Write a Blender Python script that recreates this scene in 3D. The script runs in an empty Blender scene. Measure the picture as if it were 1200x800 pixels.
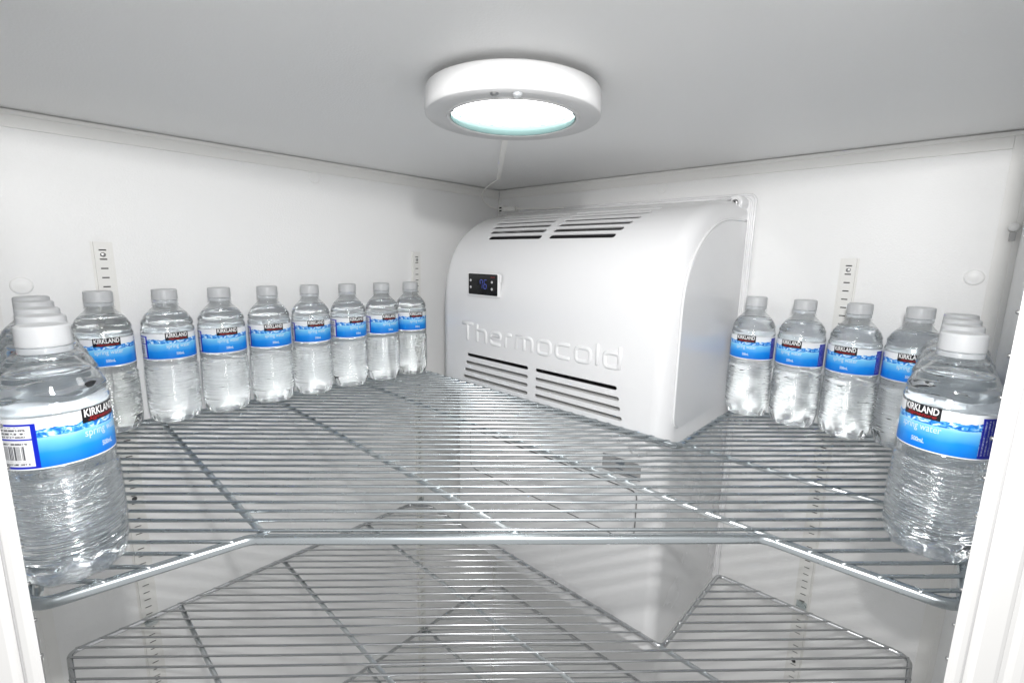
import bpy, bmesh, math, random
from mathutils import Vector, Matrix
random.seed(7)
SC = bpy.context.scene
COL = SC.collection
PI = math.pi
R2 = math.sqrt(2)

# ------------------------------------------------------------------ camera
CAM = Vector((0.8277, 0.8263, 0.2598))
YAW, PITCH, ROLL = math.radians(42.83), math.radians(9.855), math.radians(1.116)
fw = Vector((-math.cos(YAW) * math.cos(PITCH), -math.sin(YAW) * math.cos(PITCH), -math.sin(PITCH)))
rt = Vector((-math.sin(YAW), math.cos(YAW), 0))
up = rt.cross(fw)
rt2 = rt * math.cos(ROLL) + up * math.sin(ROLL)
up2 = up * math.cos(ROLL) - rt * math.sin(ROLL)
cd = bpy.data.cameras.new('camera')
cam = bpy.data.objects.new('camera', cd)
COL.objects.link(cam)
m = Matrix((rt2, up2, -fw)).transposed().to_4x4()
m.translation = CAM
cam.matrix_world = m
cd.sensor_width = 36
cd.lens = 16.41
cd.shift_x = -2.57 / 1200
cd.shift_y = -2.87 / 1200
cd.clip_start = 0.01
cd.clip_end = 50
SC.camera = cam

# ------------------------------------------------------------------ world, lamps, exposure
w = bpy.data.worlds.new('World')
SC.world = w
w.use_nodes = True
w.node_tree.nodes['Background'].inputs[0].default_value = (1.0, 1.0, 1.0, 1)
w.node_tree.nodes['Background'].inputs[1].default_value = 0.80
LAMP_STRENGTH = 6.0
# the photographer's flash, just above the lens: its light grazes under the ceiling edge
fl = bpy.data.lights.new('camera_flash', 'SPOT')
fl.shadow_soft_size = 0.011
fl.spot_size = math.radians(150)
fl.spot_blend = 0.6
fl.energy = 12.4
fl.color = (1.0, 0.992, 0.985)
flo = bpy.data.objects.new('camera_flash', fl)
COL.objects.link(flo)
flo.location = (0.815, 0.850, 0.450)
flo.rotation_euler = (Vector((0.15, 0.18, 0.08)) - Vector(flo.location)).to_track_quat('-Z', 'Y').to_euler()
# soft fill lamp added beside the flash to brighten the water in the bottles
sl = bpy.data.lights.new('bottle_fill_lamp', 'AREA')
sl.shape = 'DISK'
sl.size = 0.13
sl.energy = 2.4
slo = bpy.data.objects.new('bottle_fill_lamp', sl)
COL.objects.link(slo)
slo.location = (0.835, 0.872, 0.435)
slo.rotation_euler = (Vector((0.10, 0.12, 0.08)) - Vector(slo.location)).to_track_quat('-Z', 'Y').to_euler()
SC.view_settings.view_transform = 'Standard'
SC.view_settings.look = 'None'
SC.view_settings.exposure = 0.0
SC.view_settings.gamma = 1.0
SC.view_settings.use_curve_mapping = False
cy = SC.cycles
cy.max_bounces = 24
cy.diffuse_bounces = 6
cy.glossy_bounces = 8
cy.transmission_bounces = 24
cy.transparent_max_bounces = 48
cy.sample_clamp_indirect = 60.0
cy.blur_glossy = 0.0
cy.use_denoising = True
cy.use_adaptive_sampling = True
cy.adaptive_threshold = 0.01

# ------------------------------------------------------------------ materials
def new_mat(name):
    mt = bpy.data.materials.new(name)
    mt.use_nodes = True
    nt = mt.node_tree
    return mt, nt, nt.nodes['Principled BSDF']

def principled(name, col, rough=0.4, metal=0.0, spec=0.5, trans=0.0, ior=1.45, bump=None, mottle=None, emit=None, coat=0.0):
    mt, nt, b = new_mat(name)
    b.inputs['Base Color'].default_value = (*col, 1)
    b.inputs['Roughness'].default_value = rough
    b.inputs['Metallic'].default_value = metal
    b.inputs['Specular IOR Level'].default_value = spec
    b.inputs['Transmission Weight'].default_value = trans
    b.inputs['IOR'].default_value = ior
    b.inputs['Coat Weight'].default_value = coat
    tc = nt.nodes.new('ShaderNodeTexCoord')
    if mottle:
        sc, amt = mottle
        n = nt.nodes.new('ShaderNodeTexNoise')
        n.inputs['Scale'].default_value = sc
        n.inputs['Detail'].default_value = 5
        nt.links.new(tc.outputs['Object'], n.inputs['Vector'])
        mr = nt.nodes.new('ShaderNodeMapRange')
        mr.inputs['From Min'].default_value = 0.3
        mr.inputs['From Max'].default_value = 0.7
        mr.inputs['To Min'].default_value = max(0.02, rough - amt)
        mr.inputs['To Max'].default_value = rough + amt
        nt.links.new(n.outputs['Fac'], mr.inputs['Value'])
        nt.links.new(mr.outputs['Result'], b.inputs['Roughness'])
        mx = nt.nodes.new('ShaderNodeMix')
        mx.data_type = 'RGBA'
        mx.inputs['A'].default_value = (*[c * (1 - 0.16 * amt) for c in col], 1)
        mx.inputs['B'].default_value = (*col, 1)
        nt.links.new(n.outputs['Fac'], mx.inputs['Factor'])
        nt.links.new(mx.outputs['Result'], b.inputs['Base Color'])
    if bump:
        sc, st, dist = bump
        n = nt.nodes.new('ShaderNodeTexNoise')
        n.inputs['Scale'].default_value = sc
        n.inputs['Detail'].default_value = 2
        nt.links.new(tc.outputs['Object'], n.inputs['Vector'])
        bp = nt.nodes.new('ShaderNodeBump')
        bp.inputs['Strength'].default_value = st
        bp.inputs['Distance'].default_value = dist
        nt.links.new(n.outputs['Fac'], bp.inputs['Height'])
        nt.links.new(bp.outputs['Normal'], b.inputs['Normal'])
    if emit:
        b.inputs['Emission Color'].default_value = (*emit[0], 1)
        b.inputs['Emission Strength'].default_value = emit[1]
    return mt

M = {}
M['wall'] = principled('wall_panel', (0.80, 0.80, 0.795), 0.48, bump=(420, 0.35, 0.0008), mottle=(9, 0.05))
M['ceiling'] = principled('ceiling_panel', (0.80, 0.80, 0.795), 0.45, bump=(420, 0.3, 0.0008), mottle=(6, 0.05))
M['trim'] = principled('trim_plastic', (0.77, 0.765, 0.745), 0.42, bump=(160, 0.15, 0.0006), mottle=(30, 0.08))
M['jamb'] = principled('jamb_plastic', (0.68, 0.676, 0.665), 0.4, bump=(120, 0.1, 0.0006), mottle=(12, 0.08))
M['gasket'] = principled('gasket_grey', (0.42, 0.42, 0.42), 0.6)
M['cover'] = principled('cover_gloss_white', (0.76, 0.76, 0.765), 0.2, bump=(220, 0.06, 0.0006), mottle=(7, 0.06))
M['lower'] = principled('lower_cover_white', (0.71, 0.71, 0.71), 0.25, bump=(160, 0.08, 0.0006), mottle=(7, 0.08))
M['dark'] = principled('dark_interior', (0.02, 0.02, 0.022), 0.6)
M['fin'] = principled('pale_inner_tray', (0.55, 0.55, 0.54), 0.5, mottle=(40, 0.1))
M['zinc'] = principled('zinc_plated_wire', (0.50, 0.54, 0.56), 0.27, metal=1.0, mottle=(25, 0.03))
M['bar'] = principled('support_bar_zinc', (0.68, 0.71, 0.72), 0.31, metal=1.0, mottle=(25, 0.04))
M['chrome'] = principled('chrome_wire', (0.56, 0.57, 0.58), 0.22, metal=1.0, mottle=(25, 0.03))
M['clip'] = principled('galvanised_clip', (0.62, 0.65, 0.65), 0.3, metal=1.0, mottle=(80, 0.1))
M['screw'] = principled('screw_steel', (0.42, 0.42, 0.42), 0.35, metal=1.0)
M['darkscrew'] = principled('blackened_screw', (0.06, 0.06, 0.06), 0.4, metal=0.6)
M['standard'] = principled('white_standard', (0.74, 0.735, 0.71), 0.45, mottle=(50, 0.08))
M['slot'] = principled('slot_shadow_back', (0.07, 0.07, 0.07), 0.8)
M['capbtn'] = principled('hole_plug', (0.80, 0.80, 0.79), 0.3)
M['cap'] = principled('bottle_cap_plastic', (0.66, 0.67, 0.68), 0.38, trans=0.3, ior=1.4)
M['ring'] = principled('tamper_ring_plastic', (0.74, 0.76, 0.78), 0.3, trans=0.55, ior=1.4)
M['black'] = principled('black_print', (0.008, 0.008, 0.010), 0.3)
M['white_print'] = principled('white_print', (0.86, 0.86, 0.86), 0.35)
M['pale_print'] = principled('pale_print', (0.66, 0.78, 0.86), 0.35)
M['red_print'] = principled('red_print', (0.36, 0.012, 0.016), 0.35)
M['screen'] = principled('display_glass', (0.004, 0.004, 0.005), 0.12)
M['digit'] = principled('blue_led', (0.02, 0.03, 0.12), 0.3, emit=((0.16, 0.22, 1.0), 0.32))
M['icon'] = principled('grey_key', (0.55, 0.55, 0.56), 0.4)
M['brandred'] = principled('dim_red_print', (0.09, 0.008, 0.008), 0.3)
M['frame_w'] = principled('display_frame', (0.80, 0.80, 0.80), 0.3)
M['housing'] = principled('lamp_housing', (0.60, 0.60, 0.60), 0.35, mottle=(15, 0.05))
M['lens'] = principled('lamp_lens_ring', (0.17, 0.265, 0.26), 0.15)
M['diffuser'] = principled('lamp_diffuser', (0.9, 0.9, 0.9), 0.5, emit=((1.0, 0.995, 0.985), LAMP_STRENGTH))
M['cord'] = principled('white_cord', (0.86, 0.85, 0.82), 0.45)
M['sticker'] = principled('grey_sticker', (0.30, 0.30, 0.30), 0.4, mottle=(300, 0.15))
M['stickerdark'] = principled('sticker_print', (0.12, 0.14, 0.16), 0.4)
M['grille_w'] = principled('grey_bracket', (0.4, 0.4, 0.4), 0.5)

def glass(name, ior, col=(1, 1, 1), rough=0.0):
    mt = bpy.data.materials.new(name)
    mt.use_nodes = True
    nt = mt.node_tree
    nt.nodes.clear()
    o = nt.nodes.new('ShaderNodeOutputMaterial')
    g = nt.nodes.new('ShaderNodeBsdfGlass')
    g.inputs['Color'].default_value = (*col, 1)
    g.inputs['Roughness'].default_value = rough
    g.inputs['IOR'].default_value = ior
    nt.links.new(g.outputs[0], o.inputs[0])
    return mt, nt, g

def clear_shell(name, refr, ior, tint, rough, rippled):
    """Thin clear plastic / water: mostly passes light straight on, bends part of it, reflects by Fresnel."""
    mt = bpy.data.materials.new(name)
    mt.use_nodes = True
    nt = mt.node_tree
    nt.nodes.clear()
    N, L = nt.nodes.new, nt.links.new
    o = N('ShaderNodeOutputMaterial')
    tr = N('ShaderNodeBsdfTransparent')
    tr.inputs['Color'].default_value = (*tint, 1)
    gl = N('ShaderNodeBsdfGlossy')
    gl.inputs['Roughness'].default_value = rough
    lw = N('ShaderNodeLayerWeight')
    lw.inputs['Blend'].default_value = 0.5
    pw = N('ShaderNodeMath')
    pw.operation = 'POWER'
    pw.inputs[1].default_value = 4.0
    L(lw.outputs['Facing'], pw.inputs[0])
    fr = N('ShaderNodeMath')
    fr.operation = 'MULTIPLY_ADD'
    fr.inputs[1].default_value = 0.80
    fr.inputs[2].default_value = 0.05
    L(pw.outputs[0], fr.inputs[0])
    m1 = N('ShaderNodeMixShader')
    L(fr.outputs[0], m1.inputs[0])
    L(tr.outputs[0], m1.inputs[1])
    L(gl.outputs[0], m1.inputs[2])
    last = m1
    nodes = [gl, lw]
    if refr:
        g = N('ShaderNodeBsdfGlass')
        g.inputs['IOR'].default_value = ior
        g.inputs['Roughness'].default_value = 0.0
        g.inputs['Color'].default_value = (*tint, 1)
        m2 = N('ShaderNodeMixShader')
        m2.inputs[0].default_value = refr
        L(m1.outputs[0], m2.inputs[1])
        L(g.outputs[0], m2.inputs[2])
        last = m2
        nodes.append(g)
    if rippled:
        n = N('ShaderNodeTexNoise')
        n.inputs['Scale'].default_value = 130
        n.inputs['Detail'].default_value = 1
        tc = N('ShaderNodeTexCoord')
        mp = N('ShaderNodeMapping')
        mp.inputs['Scale'].default_value = (0.5, 0.5, 1.6)
        L(tc.outputs['Object'], mp.inputs['Vector'])
        L(mp.outputs['Vector'], n.inputs['Vector'])
        bp = N('ShaderNodeBump')
        bp.inputs['Strength'].default_value = rippled
        bp.inputs['Distance'].default_value = 0.002
        L(n.outputs['Fac'], bp.inputs['Height'])
        for q in nodes:
            L(bp.outputs['Normal'], q.inputs['Normal'])
    L(last.outputs[0], o.inputs[0])
    return mt
M['pet'] = clear_shell('clear_bottle_plastic', 0.0, 1.5, (0.985, 0.99, 0.992), 0.04, 0.04)
M['water_side'] = clear_shell('water', 1.0, 1.333, (0.985, 0.99, 0.992), 0.05, 0.0)
M['water_top'] = clear_shell('water_surface', 1.0, 1.333, (0.985, 0.99, 0.992), 0.02, 0.0)

# label print: u is the angle round the bottle (0.5 = brand mark), v the height
def label_material():
    mt, nt, b = new_mat('bottle_label_print')
    N, L = nt.nodes.new, nt.links.new
    uv = N('ShaderNodeUVMap')
    sx = N('ShaderNodeSeparateXYZ')
    L(uv.outputs[0], sx.inputs[0])
    U, V = sx.outputs[0], sx.outputs[1]

    def math_(op, a, bb=None, c=None):
        q = N('ShaderNodeMath')
        q.operation = op
        for i, x in enumerate((a, bb, c)):
            if x is None:
                continue
            if isinstance(x, (int, float)):
                q.inputs[i].default_value = x
            else:
                L(x, q.inputs[i])
        return q.outputs[0]

    def mix(f, A, B):
        q = N('ShaderNodeMix')
        q.data_type = 'RGBA'
        L(f, q.inputs['Factor'])
        for k, x in (('A', A), ('B', B)):
            if isinstance(x, tuple):
                q.inputs[k].default_value = (*x, 1)
            else:
                L(x, q.inputs[k])
        return q.outputs['Result']

    def noise(su, sv, detail, scale=1.0, dist=0.0):
        mpn = N('ShaderNodeMapping')
        mpn.inputs['Scale'].default_value = (su, sv, 1)
        L(uv.outputs[0], mpn.inputs[0])
        q = N('ShaderNodeTexNoise')
        q.inputs['Scale'].default_value = scale
        q.inputs['Detail'].default_value = detail
        q.inputs['Distortion'].default_value = dist
        L(mpn.outputs[0], q.inputs['Vector'])
        return q.outputs['Fac']

    deg = math_('MULTIPLY', math_('SUBTRACT', U, 0.5), 360.0)
    # water body gradient
    cr = N('ShaderNodeValToRGB')
    e = cr.color_ramp.elements
    e[0].position, e[0].color = 0.0, (0.000, 0.155, 0.67, 1)
    e[1].position, e[1].color = 0.72, (0.62, 0.87, 0.95, 1)
    k = e.new(0.30); k.color = (0.010, 0.275, 0.80, 1)
    k = e.new(0.55); k.color = (0.17, 0.56, 0.90, 1)
    gv = math_('ADD', V, math_('MULTIPLY', math_('SUBTRACT', noise(9, 2, 2), 0.5), 0.16))
    L(gv, cr.inputs[0])
    body = cr.outputs[0]
    # splash: dark and pale blue streaks between two uneven edges
    n1 = noise(8, 0.0, 3)
    n2 = noise(26, 0.0, 4)
    lo = math_('ADD', 0.56, math_('MULTIPLY', n1, 0.12))
    hi = math_('ADD', 0.68, math_('ADD', math_('MULTIPLY', n1, 0.20), math_('MULTIPLY', math_('SUBTRACT', n2, 0.5), 0.16)))
    streak = noise(34, 7, 4, 1.0, 1.6)
    cs = N('ShaderNodeValToRGB')
    e = cs.color_ramp.elements
    e[0].position, e[0].color = 0.36, (0.005, 0.09, 0.46, 1)
    e[1].position, e[1].color = 0.66, (0.78, 0.90, 0.97, 1)
    k = e.new(0.47); k.color = (0.012, 0.22, 0.70, 1)
    k = e.new(0.56); k.color = (0.13, 0.46, 0.88, 1)
    L(streak, cs.inputs[0])
    in_splash = math_('MULTIPLY', math_('GREATER_THAN', V, lo), math_('LESS_THAN', V, hi))
    above = math_('GREATER_THAN', V, hi)
    col = mix(in_splash, body, cs.outputs[0])
    col = mix(above, col, (0.84, 0.85, 0.86))
    # bubbles below the splash
    vor = N('ShaderNodeTexVoronoi')
    mpn = N('ShaderNodeMapping')
    mpn.inputs['Scale'].default_value = (60, 11, 1)
    L(uv.outputs[0], mpn.inputs[0])
    L(mpn.outputs[0], vor.inputs['Vector'])
    vor.inputs['Scale'].default_value = 1
    bub = math_('MULTIPLY', math_('LESS_THAN', vor.outputs['Distance'], 0.16),
                math_('MULTIPLY', math_('GREATER_THAN', V, 0.38), math_('MULTIPLY', math_('LESS_THAN', V, 0.55), math_('GREATER_THAN', noise(7, 1, 1), 0.56))))
    col = mix(bub, col, (0.05, 0.36, 0.75))
    # dark blue side panel with columns of fine print running up it
    panel = math_('MULTIPLY', math_('GREATER_THAN', deg, 73), math_('LESS_THAN', deg, 128))
    colm = math_('GREATER_THAN', math_('FRACT', math_('MULTIPLY', deg, 0.19)), 0.55)
    bits = math_('GREATER_THAN', noise(150, 60, 2), 0.52)
    inside = math_('MULTIPLY', math_('GREATER_THAN', V, 0.10), math_('LESS_THAN', V, 0.88))
    pf = math_('MULTIPLY', math_('MULTIPLY', colm, bits), inside)
    pcol = mix(pf, (0.004, 0.012, 0.36), (0.55, 0.60, 0.80))
    top_white = math_('LESS_THAN', V, 0.93)
    col = mix(math_('MULTIPLY', panel, top_white), col, pcol)
    # white panel with text lines and the bar code, blue rules round it
    bp_ = math_('MULTIPLY', math_('LESS_THAN', deg, -70), math_('GREATER_THAN', deg, -130))
    rule = math_('MAXIMUM', math_('GREATER_THAN', deg, -75),
                 math_('MAXIMUM', math_('MULTIPLY', math_('GREATER_THAN', V, 0.585), math_('LESS_THAN', V, 0.615)),
                       math_('MAXIMUM', math_('LESS_THAN', V, 0.07), math_('MULTIPLY', math_('GREATER_THAN', V, 0.86), math_('LESS_THAN', V, 0.90)))))
    wn = N('ShaderNodeTexWhiteNoise')
    wn.noise_dimensions = '1D'
    L(math_('FLOOR', math_('MULTIPLY', deg, 1.7)), wn.inputs['W'])
    bars = math_('MULTIPLY', math_('GREATER_THAN', wn.outputs['Value'], 0.45),
                 math_('MULTIPLY', math_('MULTIPLY', math_('GREATER_THAN', V, 0.20), math_('LESS_THAN', V, 0.47)),
                       math_('MULTIPLY', math_('LESS_THAN', deg, -84), math_('GREATER_THAN', deg, -124))))
    rows = math_('GREATER_THAN', math_('FRACT', math_('MULTIPLY', V, 15)), 0.5)
    txt = math_('MULTIPLY', math_('MULTIPLY', rows, math_('GREATER_THAN', noise(190, 15, 1), 0.47)),
                math_('MULTIPLY', math_('MAXIMUM', math_('MULTIPLY', math_('GREATER_THAN', V, 0.64), math_('LESS_THAN', V, 0.84)),
                                        math_('MAXIMUM', math_('MULTIPLY', math_('GREATER_THAN', V, 0.49), math_('LESS_THAN', V, 0.56)),
                                              math_('MULTIPLY', math_('GREATER_THAN', V, 0.10), math_('LESS_THAN', V, 0.17)))),
                      math_('MULTIPLY', math_('LESS_THAN', deg, -80), math_('GREATER_THAN', deg, -126))))
    bc = mix(math_('MAXIMUM', bars, txt), (0.84, 0.84, 0.84), (0.10, 0.10, 0.11))
    bc = mix(rule, bc, (0.005, 0.02, 0.50))
    bc = mix(math_('GREATER_THAN', V, 0.90), bc, (0.84, 0.85, 0.86))
    col = mix(bp_, col, bc)
    # thin white edge at the foot
    col = mix(math_('LESS_THAN', V, 0.025), col, (0.84, 0.85, 0.86))
    geo = N('ShaderNodeNewGeometry')
    col = mix(geo.outputs['Backfacing'], col, (0.66, 0.69, 0.72))
    L(col, b.inputs['Base Color'])
    b.inputs['Roughness'].default_value = 0.3
    b.inputs['Specular IOR Level'].default_value = 0.4
    return mt
M['label'] = label_material()

# ------------------------------------------------------------------ mesh helpers
class MB:
    def __init__(s):
        s.v, s.f, s.mi, s.sm = [], [], [], []

    def add(s, vs, fs, mi=0, smooth=True):
        o = len(s.v)
        s.v += [tuple(v) for v in vs]
        for f in fs:
            s.f.append(tuple(i + o for i in f))
            s.mi.append(mi)
            s.sm.append(smooth)
        return s

    def box(s, a, b, mi=0):
        x0, y0, z0 = a
        x1, y1, z1 = b
        vs = [(x0, y0, z0), (x1, y0, z0), (x1, y1, z0), (x0, y1, z0), (x0, y0, z1), (x1, y0, z1), (x1, y1, z1), (x0, y1, z1)]
        return s.add(vs, [(0, 3, 2, 1), (4, 5, 6, 7), (0, 1, 5, 4), (1, 2, 6, 5), (2, 3, 7, 6), (3, 0, 4, 7)], mi, False)

    def prism(s, poly, z0, z1, mi=0):
        """Polygon in xy (counter-clockwise) pulled up from z0 to z1."""
        n = len(poly)
        vs = [(x, y, z0) for x, y in poly] + [(x, y, z1) for x, y in poly]
        fs = [tuple(range(n - 1, -1, -1)), tuple(range(n, 2 * n))]
        fs += [(i, (i + 1) % n, n + (i + 1) % n, n + i) for i in range(n)]
        return s.add(vs, fs, mi, False)

    def tube(s, pts, r, seg=10, closed=False, mi=0, rounded=True):
        pts = [Vector(p) for p in pts]
        n = len(pts)
        tans = []
        for i in range(n):
            a = pts[i - 1] if (i or closed) else pts[0]
            b = pts[(i + 1) % n] if (i < n - 1 or closed) else pts[-1]
            tans.append((b - a).normalized())
        t0 = tans[0]
        nr = Vector((0, 0, 1)) if abs(t0.z) < 0.9 else Vector((1, 0, 0))
        nr = (nr - t0 * nr.dot(t0)).normalized()
        rings = []
        def ring(c, t, nn, rad):
            bn = t.cross(nn)
            return [c + (nn * math.cos(2 * PI * k / seg) + bn * math.sin(2 * PI * k / seg)) * rad for k in range(seg)]
        for i in range(n):
            t = tans[i]
            nr = (nr - t * nr.dot(t)).normalized()
            if rounded and not closed and i == 0:
                rings.append(ring(pts[0] - t * r * 0.45, t, nr, r * 0.5))
            rings.append(ring(pts[i], t, nr, r))
            if rounded and not closed and i == n - 1:
                rings.append(ring(pts[i] + t * r * 0.45, t, nr, r * 0.5))
        vs = [p for q in rings for p in q]
        m_ = len(rings)
        fs = []
        for i in range(m_ if closed else m_ - 1):
            a, b = i * seg, ((i + 1) % m_) * seg
            for k in range(seg):
                fs.append((a + k, a + (k + 1) % seg, b + (k + 1) % seg, b + k))
        if not closed:
            fs.append(tuple(range(seg - 1, -1, -1)))
            fs.append(tuple(range((m_ - 1) * seg, m_ * seg)))
        return s.add(vs, fs, mi, True)

    def lathe(s, prof, seg=48, mi=0, rfun=None, flip=False, smooth=True):
        """prof: (r, z) from bottom up; r = 0 at an end closes it there."""
        o = []
        vs, rows = [], []
        for r, z in prof:
            if r == 0:
                rows.append([len(vs)])
                vs.append((0, 0, z))
            else:
                row = []
                for k in range(seg):
                    a = 2 * PI * k / seg
                    rr, zz = rfun(r, z, a) if rfun else (r, z)
                    row.append(len(vs))
                    vs.append((rr * math.cos(a), rr * math.sin(a), zz))
                rows.append(row)
        fs = []
        for A, B in zip(rows, rows[1:]):
            for k in range(seg):
                k2 = (k + 1) % seg
                if len(A) == 1 and len(B) == 1:
                    continue
                if len(A) == 1:
                    f = (A[0], B[k2], B[k])
                elif len(B) == 1:
                    f = (A[k], A[k2], B[0])
                else:
                    f = (A[k], A[k2], B[k2], B[k])
                fs.append(f[::-1] if flip else f)
        return s.add(vs, fs, mi, smooth)

    def mesh(s, name, mats, sharp=None):
        me = bpy.data.meshes.new(name)
        me.from_pydata(s.v, [], s.f)
        for mt in (mats if isinstance(mats, (list, tuple)) else [mats]):
            me.materials.append(mt)
        me.polygons.foreach_set('material_index', s.mi)
        me.polygons.foreach_set('use_smooth', s.sm)
        me.update()
        if sharp:
            me.set_sharp_from_angle(angle=math.radians(sharp))
        return me

def link(name, me, parent=None, loc=None, mat=None):
    o = bpy.data.objects.new(name, me)
    COL.objects.link(o)
    if parent:
        o.parent = parent
    if loc:
        o.location = loc
    return o

def build(mb, name, mats, parent=None, sharp=None, loc=None):
    return link(name, mb.mesh(name, mats, sharp), parent, loc)

def tag(o, label=None, cat=None, group=None, kind=None):
    for k, x in (('label', label), ('category', cat), ('group', group), ('kind', kind)):
        if x:
            o[k] = x
    return o

def empty(name, loc=(0, 0, 0), rz=0.0):
    o = bpy.data.objects.new(name, None)
    o.empty_display_size = 0.02
    COL.objects.link(o)
    o.location = loc
    o.rotation_euler = (0, 0, rz)
    return o

def copy_tree(o, parent=None):
    c = o.copy()
    COL.objects.link(c)
    c.parent = parent
    for ch in list(o.children):
        copy_tree(ch, c)
    return c

def fillet(poly, rad, n=6):
    out = []
    k = len(poly)
    for i in range(k):
        p, a, b = Vector(poly[i]), Vector(poly[i - 1]), Vector(poly[(i + 1) % k])
        u, v = (a - p).normalized(), (b - p).normalized()
        ang = u.angle(v)
        r_ = rad[i] if isinstance(rad, (list, tuple)) else rad
        d = min(r_ / math.tan(ang / 2), (a - p).length * 0.45, (b - p).length * 0.45)
        r_ = d * math.tan(ang / 2)
        c = p + (u + v).normalized() * (r_ / math.sin(ang / 2))
        s0 = p + u * d - c
        s1 = p + v * d - c
        tot = s0.angle_signed(s1) if hasattr(s0, 'angle_signed') else 0
        for j in range(n + 1):
            th = -tot * j / n
            q = Vector((s0.x * math.cos(th) - s0.y * math.sin(th), s0.x * math.sin(th) + s0.y * math.cos(th)))
            out.append((c.x + q.x, c.y + q.y))
    return out

def text_shape(body, size, shear=0.0, offset=0.0, space=1.0, align='CENTER'):
    """Outline of a word as flat triangles: list of (x, y), list of faces."""
    cu = bpy.data.curves.new('word', 'FONT')
    cu.body = body
    cu.size = size
    cu.shear = shear
    cu.offset = offset
    cu.space_character = space
    cu.align_x = align
    cu.resolution_u = 3
    o = bpy.data.objects.new('word', cu)
    COL.objects.link(o)
    dg = bpy.context.evaluated_depsgraph_get()
    dg.update()
    me = o.evaluated_get(dg).to_mesh()
    vs = [(v.co.x, v.co.y) for v in me.vertices]
    fs = [tuple(p.vertices) for p in me.polygons]
    o.evaluated_get(dg).to_mesh_clear()
    bpy.data.objects.remove(o)
    bpy.data.curves.remove(cu)
    return vs, fs

# ------------------------------------------------------------------ the cabinet
XW, YW = -0.09, -0.09          # right-hand and left-hand back walls
XR, YR = 0.858, 0.884          # return walls beside the door
ZC, ZF = 0.436, -1.42
T = 0.06
build(MB().box((XW - T, YW - T, ZF), (XR + T, YW, ZC)), 'left_wall', M['wall'])['kind'] = 'structure'
build(MB().box((XW - T, YW, ZF), (XW, YR + T, ZC)), 'right_wall', M['wall'])['kind'] = 'structure'
build(MB().prism([(XR, YW), (XR + T, YW), (XR + T, 0.33), (XR, 0.375)], ZF, ZC), 'left_return_wall', M['wall'])['kind'] = 'structure'
build(MB().prism([(XW, YR), (0.375, YR), (0.33, YR + T), (XW, YR + T)], ZF, ZC), 'right_return_wall', M['wall'])['kind'] = 'structure'
poly = [(XW - T, YW - T), (XR + T, YW - T), (XR + T, 1.33 - XR - T), (1.33 - YR - T, YR + T), (XW - T, YR + T)]
build(MB().prism(poly, ZC, ZC + T), 'ceiling', M['ceiling'])['kind'] = 'structure'
build(MB().prism(poly, ZF - T, ZF), 'floor', M['wall'])['kind'] = 'structure'

# trims under the ceiling and up the front corners
ct = build(MB().box((XW + 0.004, YW, 0.413), (XR - 0.004, YW + 0.004, 0.4285)).box((XW + 0.007, YW, 0.4285), (XR - 0.007, YW + 0.007, 0.4335)), 'ceiling_trim', M['trim'])
ct['kind'] = 'structure'
ct = build(MB().box((XW, YW + 0.008, 0.413), (XW + 0.004, YR - 0.0225, 0.4285)).box((XW, YW + 0.0075, 0.4285), (XW + 0.007, YR - 0.008, 0.4335)), 'ceiling_trim', M['trim'])
ct['kind'] = 'structure'
for nm, a, b, c, d in (('corner_trim', (XW, YR - 0.022, ZF), (XW + 0.004, YR - 0.006, 0.4285), (XW, YR - 0.006, ZF), (XW + 0.009, YR, 0.4285)),
                       ('corner_trim', (XR - 0.018, YW, ZF), (XR - 0.005, YW + 0.0035, 0.4125), (XR - 0.005, YW, ZF), (XR, YW + 0.008, 0.4125))):
    o = build(MB().box(a, b).box(c, d), nm, M['trim'])
    o['kind'] = 'structure'
o = build(MB().box((XW, YW + 0.0005, ZF), (XW + 0.0035, YW + 0.006, 0.413)), 'corner_trim', M['trim'])
o['kind'] = 'structure'

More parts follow.
